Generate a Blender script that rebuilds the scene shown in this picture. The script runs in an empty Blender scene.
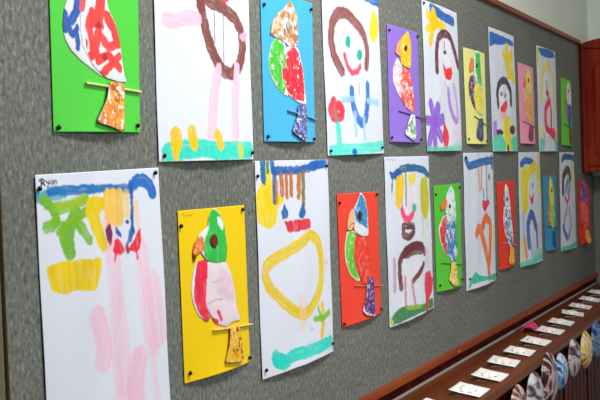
import bpy, bmesh, math, random
import numpy as np
from mathutils import Matrix, Vector
S = bpy.context.scene
COL = S.collection
random.seed(4)
RNG = np.random.default_rng(11)
BOARD_Y = 0.0          # face of the felt, metres; the wall runs along x, the room lies at y < 0

# ------------------------------------------------------------------ helpers
def lin(h):
    v = np.array([int(h[i:i+2], 16) for i in (0, 2, 4)]) / 255.0
    return np.where(v <= .04045, v / 12.92, ((v + .055) / 1.055) ** 2.4)

def vivid(h, gain, sat):
    """poster paint and sugar paper colours are purer than they photograph"""
    v = np.array([int(h[i:i+2], 16) for i in (0, 2, 4)], float)
    if v.max()-v.min() < 26: sat = 1
    if v[2] == v.max() and v[2] > 1.6*v[0]: sat = min(sat, 1.05); v = v*np.array([.9, .97, .9])
    if h == 'f1f2f4' or h == 'eaeef8': gain = .98
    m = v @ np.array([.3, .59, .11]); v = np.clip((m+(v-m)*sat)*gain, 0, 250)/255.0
    return np.where(v <= .04045, v / 12.92, ((v + .055) / 1.055) ** 2.4)

def tag(o, label=None, cat=None, group=None, kind=None):
    if label: o['label'] = label
    if cat: o['category'] = cat
    if group: o['group'] = group
    if kind: o['kind'] = kind
    return o

def link(name, me, mat=None, parent=None):
    o = bpy.data.objects.new(name, me)
    COL.objects.link(o)
    if mat is not None and me is not None:
        if not me.materials: me.materials.append(mat)
    if parent is not None: o.parent = parent
    return o

def empty(name, loc):
    o = bpy.data.objects.new(name, None)
    o.empty_display_size = .05
    COL.objects.link(o); o.location = loc
    return o

class MB:
    """collects simple solids in one bmesh; coordinates relative to org"""
    def __init__(s, org=(0, 0, 0)): s.bm = bmesh.new(); s.o = Vector(org)
    def hull(s, verts, faces):
        vs = [s.bm.verts.new(Vector(v) - s.o) for v in verts]
        for f in faces: s.bm.faces.new([vs[i] for i in f])
        return s
    def box(s, x0, x1, y0, y1, z0, z1, bevel=0):
        t = bmesh.new()
        bmesh.ops.create_cube(t, size=1)
        for v in t.verts:
            v.co = Vector((x0 + (v.co.x + .5) * (x1 - x0), y0 + (v.co.y + .5) * (y1 - y0), z0 + (v.co.z + .5) * (z1 - z0))) - s.o
        if bevel: bmesh.ops.bevel(t, geom=t.edges[:], offset=bevel, segments=2, affect='EDGES')
        s._add(t); return s
    def prism(s, pts, axis_vec, bevel=0):
        """closed polygon of 3D points pushed along axis_vec"""
        t = bmesh.new()
        a = [t.verts.new(Vector(p) - s.o) for p in pts]
        b = [t.verts.new(Vector(p) + Vector(axis_vec) - s.o) for p in pts]
        n = len(pts)
        t.faces.new(a); t.faces.new(b[::-1])
        for i in range(n): t.faces.new((a[i], b[i], b[(i+1) % n], a[(i+1) % n])[::-1])
        bmesh.ops.recalc_face_normals(t, faces=t.faces[:])
        if bevel: bmesh.ops.bevel(t, geom=t.edges[:], offset=bevel, segments=2, affect='EDGES')
        s._add(t); return s
    def lathe(s, prof, n=24, mat=None):
        """profile [(r,h)] turned about z, then placed by mat"""
        t = bmesh.new(); rings = []
        for r, h in prof:
            rings.append([t.verts.new((r*math.cos(2*math.pi*k/n), r*math.sin(2*math.pi*k/n), h)) for k in range(n)])
        for i in range(len(rings)-1):
            for k in range(n):
                t.faces.new((rings[i][k], rings[i][(k+1) % n], rings[i+1][(k+1) % n], rings[i+1][k]))
        t.faces.new(rings[0][::-1]); t.faces.new(rings[-1])
        bmesh.ops.recalc_face_normals(t, faces=t.faces[:])
        if mat is not None: bmesh.ops.transform(t, matrix=mat, verts=t.verts[:])
        s._add(t); return s
    def _add(s, t):
        me = bpy.data.meshes.new('t'); t.to_mesh(me); t.free(); s.bm.from_mesh(me); bpy.data.meshes.remove(me)
    def build(s, name, mat, parent=None, smooth=False):
        me = bpy.data.meshes.new(name); s.bm.to_mesh(me); s.bm.free()
        if smooth:
            me.polygons.foreach_set('use_smooth', [True]*len(me.polygons))
        return link(name, me, mat, parent)

# ------------------------------------------------------------------ materials
def newmat(name):
    m = bpy.data.materials.new(name); m.use_nodes = True
    nt = m.node_tree; b = nt.nodes['Principled BSDF']
    return m, nt, b
def ramp(nt, stops):
    r = nt.nodes.new('ShaderNodeValToRGB'); e = r.color_ramp.elements
    while len(e) < len(stops): e.new(.5)
    for k, (p, c) in enumerate(stops):
        e[k].position = p; e[k].color = (*lin(c), 1)
    return r
def coords(nt, scale=(1, 1, 1)):
    t = nt.nodes.new('ShaderNodeTexCoord'); m = nt.nodes.new('ShaderNodeMapping')
    m.inputs['Scale'].default_value = scale
    nt.links.new(t.outputs['Object'], m.inputs['Vector']); return m
def noise(nt, vec, scale, detail=4, rough=.6, dist=0):
    n = nt.nodes.new('ShaderNodeTexNoise')
    n.inputs['Scale'].default_value = scale; n.inputs['Detail'].default_value = detail
    n.inputs['Roughness'].default_value = rough; n.inputs['Distortion'].default_value = dist
    nt.links.new(vec.outputs[0], n.inputs['Vector']); return n
def bump(nt, b, src, strength, dist=.001):
    n = nt.nodes.new('ShaderNodeBump'); n.inputs['Strength'].default_value = strength; n.inputs['Distance'].default_value = dist
    nt.links.new(src, n.inputs['Height']); nt.links.new(n.outputs[0], b.inputs['Normal'])

def mat_felt():
    m, nt, b = newmat('grey_felt')
    v = coords(nt, (1, 1, .5)); n = noise(nt, v, 170, 5, .72)
    r = ramp(nt, [(.30, '4c4e48'), (.45, '72746c'), (.56, '83857c'), (.72, 'b0b2a8')])
    nt.links.new(n.outputs['Fac'], r.inputs[0])
    v2 = coords(nt); n2 = noise(nt, v2, 3, 3, .6)
    mx = nt.nodes.new('ShaderNodeMix'); mx.data_type = 'RGBA'; mx.blend_type = 'MULTIPLY'; mx.inputs[0].default_value = .35
    r2 = ramp(nt, [(.3, 'b4b4b0'), (.7, 'ffffff')]); nt.links.new(n2.outputs['Fac'], r2.inputs[0])
    nt.links.new(r.outputs[0], mx.inputs[6]); nt.links.new(r2.outputs[0], mx.inputs[7])
    nt.links.new(mx.outputs[2], b.inputs['Base Color'])
    b.inputs['Roughness'].default_value = .95; b.inputs['Specular IOR Level'].default_value = .1
    bump(nt, b, n.outputs['Fac'], .5, .002)
    return m
def mat_wood(name, c0, c1, c2, axis='x', rough=.3, scale=9, spec=.4):
    m, nt, b = newmat(name)
    sc = {'x': (.12, 1.6, 1.6), 'z': (1.6, 1.6, .12)}[axis]
    v = coords(nt, sc); n = noise(nt, v, scale, 6, .62, .6)
    r = ramp(nt, [(.28, c0), (.5, c1), (.74, c2)])
    nt.links.new(n.outputs['Fac'], r.inputs[0]); nt.links.new(r.outputs[0], b.inputs['Base Color'])
    b.inputs['Roughness'].default_value = rough; b.inputs['Specular IOR Level'].default_value = spec
    bump(nt, b, n.outputs['Fac'], .12, .001)
    return m
def mat_plain(name, c, rough=.6, var=.06, scale=12, metal=0, spec=.4):
    m, nt, b = newmat(name)
    v = coords(nt); n = noise(nt, v, scale, 4, .6)
    base = lin(c)
    r = nt.nodes.new('ShaderNodeValToRGB')
    r.color_ramp.elements[0].position = .3; r.color_ramp.elements[0].color = (*(base*(1-var)), 1)
    r.color_ramp.elements[1].position = .7; r.color_ramp.elements[1].color = (*np.minimum(base*(1+var), 1), 1)
    nt.links.new(n.outputs['Fac'], r.inputs[0]); nt.links.new(r.outputs[0], b.inputs['Base Color'])
    b.inputs['Roughness'].default_value = rough; b.inputs['Metallic'].default_value = metal
    b.inputs['Specular IOR Level'].default_value = spec
    bump(nt, b, n.outputs['Fac'], .08, .001)
    return m
def mat_paper():
    m, nt, b = newmat('painted_paper')
    a = nt.nodes.new('ShaderNodeVertexColor'); a.layer_name = 'paint'
    nt.links.new(a.outputs['Color'], b.inputs['Base Color'])
    b.inputs['Roughness'].default_value = .5; b.inputs['Specular IOR Level'].default_value = .3
    v = coords(nt); n = noise(nt, v, 60, 4, .6); bump(nt, b, n.outputs['Fac'], .15, .001)
    return m
def mat_marble(name, cols, scale=9, dist=2.2):
    m, nt, b = newmat(name)
    v = coords(nt); n = noise(nt, v, scale, 3, .55, dist)
    r = ramp(nt, [(.36 + .28*k/(len(cols)-1), c) for k, c in enumerate(cols)])
    nt.links.new(n.outputs['Fac'], r.inputs[0]); nt.links.new(r.outputs[0], b.inputs['Base Color'])
    b.inputs['Roughness'].default_value = .35
    return m

FELT = mat_felt()
RAIL = mat_wood('mahogany_rail', '5c200c', '8a3812', 'a24c1e', 'x', .4)
EDGE = mat_wood('edge_wood', '4a3c1c', '5e4c26', '6c5a30', 'z', .5)
TOPW = mat_wood('counter_wood', '4c2008', '6a300e', '804418', 'x', .42)
FRONT = mat_wood('dark_mahogany', '200202', '420505', '600f0a', 'z', .5, 9, .12)
CABW = mat_wood('cupboard_wood', '4c0e06', '84220c', 'a4401a', 'z', .35)
WALL = mat_plain('wall_paint', 'e6ecda', .7, .03, 5)
WALL2 = mat_plain('far_wall_paint', 'e8eee4', .7, .03, 5)
CEIL = mat_plain('ceiling_paint', 'e6e6e0', .8, .02, 5)
FLOORM = mat_wood('floor_wood', '4a3424', '6a4c34', '7c5c40', 'x', .45, 5)
PAPER = mat_paper()
PIN = mat_plain('pin_metal', '2c241e', .3, .2, 300, .6)
CARD = mat_plain('white_card', 'f3f0ec', .6, .03, 60)

# ------------------------------------------------------------------ paint
def vnoise(p, seed):
    """smooth value noise on N x 2 points, 0..1"""
    i = np.floor(p).astype(np.int64); f = p - i; f = f*f*(3-2*f)
    def hsh(x, y):
        n = (x*374761393 + y*668265263 + seed*974634777) & 0xFFFFFFFF
        n = ((n ^ (n >> 13))*1274126177) & 0xFFFFFFFF
        return ((n ^ (n >> 16)) & 0xFFFF)/65535.0
    a = hsh(i[:, 0], i[:, 1]); b = hsh(i[:, 0]+1, i[:, 1]); c = hsh(i[:, 0], i[:, 1]+1); d = hsh(i[:, 0]+1, i[:, 1]+1)
    return (a*(1-f[:, 0])+b*f[:, 0])*(1-f[:, 1]) + (c*(1-f[:, 0])+d*f[:, 0])*f[:, 1]
def sstep(e0, e1, x):
    t = np.clip((x-e0)/(e1-e0), 0, 1); return t*t*(3-2*t)
def segdist(p, poly, closed):
    """distance, along, across to a polyline"""
    n = len(poly); D = np.full(len(p), 1e9); A = np.zeros(len(p)); X = np.zeros(len(p)); L = 0
    for k in range(n if closed else n-1):
        a = poly[k]; b = poly[(k+1) % n]; ab = b-a; l = max(np.hypot(*ab), 1e-6); u = ab/l
        q = p-a; t = np.clip(q@u, 0, l); c = q[:, 0]*u[1]-q[:, 1]*u[0]
        d = np.hypot(q[:, 0]-t*u[0], q[:, 1]-t*u[1]); m = d < D
        D[m] = d[m]; A[m] = L+t[m]; X[m] = c[m]; L += l
    return D, A, X
def inside(p, poly):
    r = np.zeros(len(p), bool); n = len(poly)
    for k in range(n):
        x0, y0 = poly[k]; x1, y1 = poly[(k+1) % n]
        if y0 == y1: continue
        c = (y0 > p[:, 1]) != (y1 > p[:, 1])
        r ^= c & (p[:, 0] < (x1-x0)*(p[:, 1]-y0)/(y1-y0)+x0)
    return r
def chaikin(poly, closed, it=2):
    P = np.array(poly, float)
    for _ in range(it):
        Q = np.roll(P, -1, 0) if closed else P[1:]
        A = P if closed else P[:-1]
        N = np.empty((2*len(A), 2)); N[0::2] = .87*A+.13*Q; N[1::2] = .13*A+.87*Q
        P = N if closed else np.vstack([P[:1], N, P[-1:]])
    return P
SEED = [1]
def paint(p, base, ops, gain=1, bold=1, wob=1.0, soft=1.3, grow=.8):
    """colour of each point of a sheet (mm) after every brush mark or scrap has been laid on it"""
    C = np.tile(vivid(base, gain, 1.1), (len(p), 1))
    for op in ops:
        SEED[0] += 7; sd = SEED[0]
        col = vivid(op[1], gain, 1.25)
        if op[0] == 'M':
            n = .65*vnoise(p/op[3], sd)+.35*vnoise(p/(op[3]*.4), sd+1)
            th = np.quantile(n, 1-op[4]); a = op[2]*sstep(th-.04, th+.04, n)
            C = C*(1-a[:, None])+col*a[:, None]; continue
        pts = np.array(op[-1], float).reshape(-1, 2)
        w = op[3]*1.1*bold if op[0] == 'L' else 0
        st = op[4] if op[0] == 'L' else op[3]
        lo = pts.min(0)-w/2-6; hi = pts.max(0)+w/2+6
        idx = np.nonzero(((p >= lo) & (p <= hi)).all(1))[0]
        if not len(idx): continue
        q = p[idx]; sf = soft if op[2] > .75 else soft*3.5      # thin washes bleed at the rim
        wb = np.stack([vnoise(q/11, sd+2)-.5, vnoise(q/11, sd+3)-.5], 1)*2.6*wob+np.stack([vnoise(q/4, sd+4)-.5, vnoise(q/4, sd+5)-.5], 1)*2.6*wob
        q2 = q+wb*(.15 if op[0] == 'L' and w < 4 else 1)
        if op[0] == 'L' and w < 4: sf = .6
        if op[0] == 'L':
            D, A, X = segdist(q2, chaikin(pts, False), False)
            a = 1-sstep(w/2-sf, w/2+sf, D)
            s = vnoise(np.stack([A/35, X/2.2], 1), sd+6)*.6+vnoise(np.stack([A/14, X/5], 1), sd+8)*.4
            tone = vnoise(np.stack([A/60, X/3.5], 1), sd+9)
        else:
            D, A, X = segdist(q2, chaikin(pts, True, 1), True)
            sg = np.where(inside(q2, chaikin(pts, True, 1)), D, -D)
            a = sstep(-soft-grow, soft-grow, sg)
            s = vnoise(q*np.array([.3, .035]), sd+6)*.6+vnoise(q/9, sd+8)*.4
            tone = vnoise(q*np.array([.2, .03]), sd+9)
        a = a*min(1, op[2]*1.06)*(1-st*sstep(.5, .95, s)*.75).clip(0, 1)
        cc = col*(1+.22*(tone-.5))[:, None]
        C[idx] = C[idx]*(1-a[:, None])+cc.clip(0, 1)*a[:, None]
    return C

def grid_mesh(name, V, F, C):
    me = bpy.data.meshes.new(name)
    me.vertices.add(len(V)); me.vertices.foreach_set('co', V.astype(np.float32).ravel())
    me.loops.add(F.size); me.loops.foreach_set('vertex_index', F.astype(np.int32).ravel())
    me.polygons.add(len(F)); me.polygons.foreach_set('loop_start', np.arange(0, F.size, 4, dtype=np.int32))
    me.polygons.foreach_set('use_smooth', np.ones(len(F), bool))
    at = me.color_attributes.new('paint', 'FLOAT_COLOR', 'POINT')
    at.data.foreach_set('color', np.hstack([C, np.ones((len(C), 1))]).astype(np.float32).ravel())
    me.update(calc_edges=True); me.validate()
    return me
def thicken(o, t):
    md = o.modifiers.new('thickness', 'SOLIDIFY'); md.thickness = t; md.offset = -1
    return o

SHEETS = [
  {"id":"T2","label":"white sheet painted with big brown loop on two long pink legs over yellow flowers","q":[[1.2688,1.9485],[1.5651,1.9514],[1.5593,1.5315],[1.2617,1.5286]],"size":[297,420],"col":"eaeef8","gain":1.001,"ops":[["L","f6cfdc",0.85,25,0.5,[179,251,163,304,148,382]],["L","f6cfdc",0.85,25,0.5,[243,247,236,310,229,378]],["L","7d4a42",0.92,23,0.35,[131,143,139,174,150,204,167,236,192,259,228,264,257,244,270,209,263,178,242,157,202,145,163,139,141,132]],["L","7d4a42",0.92,24,0.35,[129,123,131,150]],["L","f4c6d4",0.85,24,0.5,[30,186,52,187,87,176,120,174]],["L","6b6c70",0.8,2.4,0.35,[174,120,170,209]],["L","6b6c70",0.85,2.4,0.35,[202,116,196,268]],["P","cf4450",0.93,0.25,[199,125,223,120,222,131,202,138]],["P","f0b8c8",0.95,0.1,[287,188,285,192,280,195,272,197,265,197,260,194,259,191,261,187,266,184,273,182,280,182,286,184]],["L","f6cfdc",0.9,17,0.4,[181,255,174,280]],["L","f6cfdc",0.9,17,0.4,[245,250,240,276]],["L","50d4c0",0.92,30,0.35,[24,404,58,400,117,398,180,404,230,403,280,402]],["P","50d4c0",0.85,0.25,[16,396,284,398,286,415,213,409,117,411,57,418,23,419]],["L","ecc72c",0.92,28,0.35,[46,376,46,391]],["L","ecc72c",0.92,15,0.35,[46,391,42,412]],["L","ecc72c",0.92,22,0.35,[89,370,94,391]],["L","ecc72c",0.92,20,0.35,[169,376,174,392]],["L","d8cf50",0.8,18,0.35,[245,396,247,409]]],"pins":[[[11,410],"dark drawing pin in the bottom left corner of the brown loop painting"],[[289,407],"dark drawing pin in the bottom right corner of the brown loop painting"]]},
  {"id":"T4","label":"white sheet painted with smiling brown haired face above a red flower","q":[[1.8707,1.9579],[2.181,1.9638],[2.1855,1.5438],[1.8757,1.5379]],"size":[297,420],"col":"eaeef8","gain":1.045,"ops":[["P","f6d9e2",0.45,0.25,[63,122,108,108,163,129,203,168,188,216,133,238,88,227,56,196,50,152]],["L","85544f",0.92,25,0.35,[77,230,46,199,35,164,43,126,69,101,110,96,145,106,180,123,205,146,219,171,210,210]],["P","3aa598",0.95,0.1,[127,160,125,167,119,173,112,175,106,174,102,169,100,163,103,156,108,150,115,148,122,149,126,154]],["P","3aa598",0.95,0.1,[185,186,182,192,177,198,170,200,164,198,160,194,159,188,161,181,166,176,173,174,179,175,183,179]],["L","dd5468",0.92,13,0.35,[93,193,104,217,128,231,160,227,172,212]],["P","f0d436",0.93,0.25,[236,115,262,71,290,87,292,126,261,151,239,141]],["L","2a6cc8",0.92,24,0.35,[182,39,237,43,294,48]],["L","4d4d50",0.8,2.4,0.35,[163,253,163,283]],["L","3b78cf",0.92,22,0.35,[124,271,127,300,145,332,165,348,193,332,208,293,211,257]],["L","a5c8ea",0.85,14,0.35,[76,295,128,291]],["L","a5c8ea",0.85,14,0.35,[208,293,264,296]],["L","a5c8ea",0.85,11,0.35,[138,323,136,374]],["L","a5c8ea",0.85,11,0.35,[179,334,175,384]],["L","d8404e",0.92,20,0.35,[35,299,18,319,29,336,68,334,74,318,56,305,35,323]],["L","8a8a80",0.92,11,0.35,[42,323,47,354]],["L","70d8c8",0.92,19,0.35,[51,354,52,403]],["L","70d8c8",0.92,24,0.35,[18,409,81,407,186,406,284,401]],["P","2a6cc8",0.95,0.1,[130,413,127,417,122,419,116,420,110,419,105,416,104,413,106,410,111,407,117,406,124,407,128,410]]],"pins":[[[10,409],"dark drawing pin in the bottom left corner of the smiling face painting"],[[281,405],"dark drawing pin in the bottom right corner of the smiling face painting"]]},
  {"id":"T6","label":"white sheet painted with dark haired face, red mouth and large purple flower","q":[[2.4814,1.9666],[2.7717,1.9663],[2.7809,1.5523],[2.4843,1.5498]],"size":[297,420],"col":"eaeef8","gain":1.088,"ops":[["P","f2dbe3",0.55,0.25,[118,100,222,95,270,145,254,200,190,222,123,206,112,158]],["P","efd3e4",0.6,0.25,[185,263,293,258,285,405,185,411,184,343]],["L","2461b4",0.92,26,0.35,[70,15,135,24,203,30,256,31]],["L","efc62c",0.92,28,0.35,[98,51,43,38]],["L","efc62c",0.92,28,0.35,[98,51,85,25]],["L","efc62c",0.92,24,0.35,[90,55,174,58]],["L","efc62c",0.92,28,0.35,[90,52,52,110]],["L","efc62c",0.92,20,0.35,[89,58,31,79]],["P","e8bc20",0.93,0.25,[59,42,116,38,131,59,87,78,55,73]],["L","5b2c32",0.92,23,0.35,[96,188,98,131,114,95,145,80,189,75,223,83,255,116,291,161]],["L","333337",0.92,5,0.35,[169,101,169,136]],["P","333337",0.95,0.1,[182,130,180,133,175,135,169,137,163,136,159,135,157,132,159,130,164,127,170,126,176,126,180,128]],["P","d83030",0.93,0.25,[149,161,172,182,213,170,227,184,209,209,174,210,154,195]],["L","d84a4a",0.7,5,0.35,[163,200,160,230]],["L","9d84bf",0.92,20,0.35,[183,240,191,287,222,321,248,329]],["L","b79bcb",0.8,18,0.35,[242,225,264,272,267,326]],["L","4a4a50",0.7,3,0.35,[108,267,99,313]],["L","8a63b8",0.92,31,0.35,[60,337,41,287]],["L","8a63b8",0.92,31,0.35,[60,337,89,294]],["L","8a63b8",0.92,31,0.35,[60,337,126,327]],["L","8a63b8",0.92,31,0.35,[60,337,104,382]],["L","8a63b8",0.92,27,0.35,[60,337,57,405]],["L","8a63b8",0.92,27,0.35,[52,337,13,402]],["L","8a63b8",0.92,27,0.35,[52,337,9,333]],["P","d42d44",0.93,0.25,[134,332,161,358,172,378,146,418,125,416,113,376,127,358]],["L","69bca4",0.85,15,0.35,[4,414,100,416,294,409]],["P","a6d8c8",0.6,0.25,[187,399,286,392,293,414,202,417]]],"pins":[[[11,9],"dark drawing pin in the top left corner of the purple flower painting"]]},
  {"id":"T8","label":"white sheet painted with black haired figure in yellow under a blue sky stripe","q":[[3.0857,1.9629],[3.3883,1.963],[3.3938,1.5529],[3.0971,1.5519]],"size":[297,420],"col":"eaeef8","gain":1.132,"ops":[["P","2460b8",0.93,0.25,[9,14,92,15,288,21,289,37,182,38,110,50,53,53,8,66]],["L","e6c23a",0.92,42,0.35,[197,109,192,56]],["L","e6c23a",0.92,38,0.35,[197,109,257,71]],["L","e6c23a",0.92,42,0.35,[197,109,266,153]],["L","e6c23a",0.92,26,0.35,[197,109,145,78]],["L","e6c23a",0.92,38,0.35,[199,94,211,147]],["P","f3d9dc",0.7,0.25,[90,207,140,183,198,201,204,250,150,295,92,283,74,243]],["L","26242c",0.92,24,0.35,[72,260,63,219,81,191,130,170,183,173,222,203,222,249]],["P","7f8ba0",0.95,0.1,[126,219,124,223,118,226,111,228,104,227,99,224,98,221,100,217,106,214,113,212,120,213,125,215]],["P","7f8ba0",0.95,0.1,[170,222,167,226,162,229,154,231,147,230,142,227,141,224,143,220,149,216,156,215,163,216,168,218]],["L","555560",0.7,4,0.35,[138,197,138,232]],["P","c83038",0.93,0.25,[96,269,125,252,173,236,176,259,139,283,103,288]],["P","e8a0a0",0.7,0.25,[86,287,151,281,146,320,100,314]],["P","ecc83c",0.93,0.25,[119,300,192,294,211,343,195,418,122,418,107,352]],["P","432a2e",0.95,0.1,[110,354,104,359,89,363,70,365,51,364,38,360,33,355,39,350,53,346,73,344,92,345,105,349]],["P","432a2e",0.95,0.1,[270,342,264,350,249,357,230,359,211,357,199,351,195,343,201,335,215,329,234,326,253,328,266,333]],["P","9070b8",0.85,0.25,[13,320,48,312,47,367,12,374]],["L","e09a50",0.8,14,0.35,[289,334,276,382]],["P","62bda2",0.93,0.25,[6,371,82,359,121,380,122,418,6,418]],["P","62bda2",0.93,0.25,[201,372,291,360,297,418,195,418]],["P","5a3a26",0.95,0.1,[169,408,166,414,160,418,152,420,144,418,139,414,138,408,140,402,147,397,155,395,163,397,168,401]]],"pins":[]},
  {"id":"T10","label":"white sheet painted with yellow haired figure in a deep red outline","q":[[3.7014,1.9644],[4.0081,1.9665],[3.9996,1.5549],[3.6976,1.5539]],"size":[297,420],"col":"eaeef8","gain":1.175,"ops":[["L","c0c848",0.9,22,0.35,[20,18,25,81]],["L","ecd870",0.6,14,0.35,[22,81,23,136]],["P","1f5cb0",0.93,0.25,[21,8,128,2,255,2,291,24,171,36,63,36]],["P","f4e0e4",0.5,0.25,[70,113,135,80,212,107,220,190,152,218,77,197]],["L","e2c866",0.85,30,0.35,[45,207,62,118,120,73,183,72,227,123,255,221]],["L","606468",0.85,10,0.35,[129,137,134,170]],["P","b42c44",0.93,0.25,[109,179,134,168,167,180,138,206]],["P","f0a0b0",0.6,0.25,[91,204,170,200,184,220,104,228]],["L","c02848",0.92,28,0.35,[169,209,108,240,98,285,100,325,156,340]],["L","c02848",0.92,20,0.35,[177,212,195,269,187,323]],["P","c02848",0.93,0.25,[110,325,239,324,270,355,233,380,162,352]],["L","dcc850",0.8,24,0.35,[29,327,30,374]],["L","8a6a98",0.6,16,0.35,[68,350,71,398]],["P","62b0a0",0.85,0.25,[13,366,66,374,53,418,8,418]],["P","60b49c",0.85,0.25,[236,355,296,346,297,418,230,414]],["L","d8c048",0.8,16,0.35,[285,321,284,363]]],"pins":[]},
  {"id":"B1","label":"white sheet with handwritten name, green star, yellow basket shape and long pale pink streaks","q":[[0.9797,1.5126],[1.2597,1.5197],[1.267,1.0997],[0.9835,1.0926]],"size":[297,420],"col":"eaeef8","gain":1.0,"ops":[["L","f7cbd9",0.6,34,0.7,[161,67,162,120,165,197,170,259,172,351]],["L","f7cbd9",0.6,36,0.7,[236,128,241,192,248,265,255,282]],["L","f7cbd9",0.6,40,0.7,[261,184,268,228,275,270]],["L","f6c4d4",0.7,36,0.6,[117,216,131,259,124,280]],["L","f6c4d4",0.7,42,0.6,[213,298,199,334,205,391]],["L","f7cbd9",0.4,20,0.7,[170,197,151,247,159,333]],["L","f7cbd9",0.5,14,0.7,[248,265,261,373]],["P","f7d6de",0.5,0.25,[138,343,168,341,197,361,185,386,140,374]],["L","4aa8d8",0.85,16,0.35,[3,32,28,28,58,28]],["L","1f78cc",0.92,12.5,0.35,[28,24,49,24,94,25,140,26,189,29,215,30]],["L","1f70d4",0.92,20,0.35,[218,26,232,19,253,18,269,27,276,40]],["L","2a5fb4",0.92,7,0.35,[215,29,215,63,213,94]],["P","2a68c8",0.93,0.25,[213,82,220,96,211,110,199,115,204,97]],["L","80b43c",0.92,15,0.35,[14,35,26,44,38,56,39,68]],["L","8cba3e",0.92,14,0.35,[104,39,78,46,52,50,37,48]],["L","80b43c",0.92,16,0.35,[18,74,29,72,38,65]],["L","78b040",0.92,22,0.35,[82,60,67,78,61,98,64,114]],["L","84b640",0.92,15,0.35,[81,68,95,85,106,99]],["L","8cba3e",0.92,14,0.35,[105,58,81,64,58,75,45,82]],["L","a8c040",0.7,14,0.35,[44,43,65,48,97,40]],["L","80b43c",0.92,12,0.35,[54,74,48,94,56,109]],["P","e4ca24",0.93,0.25,[106,42,125,36,146,42,145,58,130,62,138,80,151,113,139,122,126,113,114,84,102,61]],["L","f5c860",0.9,17,0.35,[156,35,155,76]],["L","f5c860",0.9,17,0.35,[170,36,170,75]],["L","f5c860",0.9,17,0.35,[185,37,183,76]],["L","f3cf8a",0.7,15,0.35,[201,39,200,68]],["L","f6cfa0",0.6,14,0.35,[226,55,229,86]],["L","f4bcae",0.5,12,0.35,[153,77,155,113]],["P","6a2a58",0.93,0.25,[147,87,158,79,163,93,157,114,148,101]],["P","2f64c4",0.93,0.25,[172,85,183,98,182,105,171,95]],["P","d83844",0.93,0.25,[168,105,178,106,193,125,181,128,164,123]],["P","d83844",0.93,0.25,[236,92,237,111,228,129,212,128,197,125,219,110]],["L","d83844",0.92,5,0.35,[169,124,165,136]],["L","d83844",0.92,5,0.35,[222,127,225,139]],["L","7a3050",0.92,8,0.35,[197,118,199,127]],["P","3a4a90",0.95,0.1,[204,81,203,82,202,83,200,83,198,83,197,82,197,80,197,79,199,79,200,78,202,79,203,80]],["P","e8cc1e",0.93,0.25,[13,129,42,124,74,126,132,129,131,139,125,153,119,172,93,173,66,167,51,172,24,163,19,147]],["L","2c2c34",0.92,2.6,0.35,[12,7,11,16]],["L","2c2c34",0.92,2.6,0.35,[8,8,13,6,17,8,16,11,12,11,18,15]],["L","2c2c34",0.92,1.9,0.35,[21,9,23,12,26,12]],["L","2c2c34",0.92,1.9,0.35,[27,9,26,14,23,18]],["L","2c2c34",0.92,1.9,0.35,[34,9,30,10,29,13,33,14,35,9,35,14]],["L","2c2c34",0.92,1.9,0.35,[38,9,38,14]],["L","2c2c34",0.92,1.9,0.35,[38,11,41,9,43,11,43,14]]],"pins":[[[5,19],"dark drawing pin in the top left corner of the pale pink streaks painting"],[[284,8],"dark drawing pin in the top right corner of the pale pink streaks painting"]]},
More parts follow.
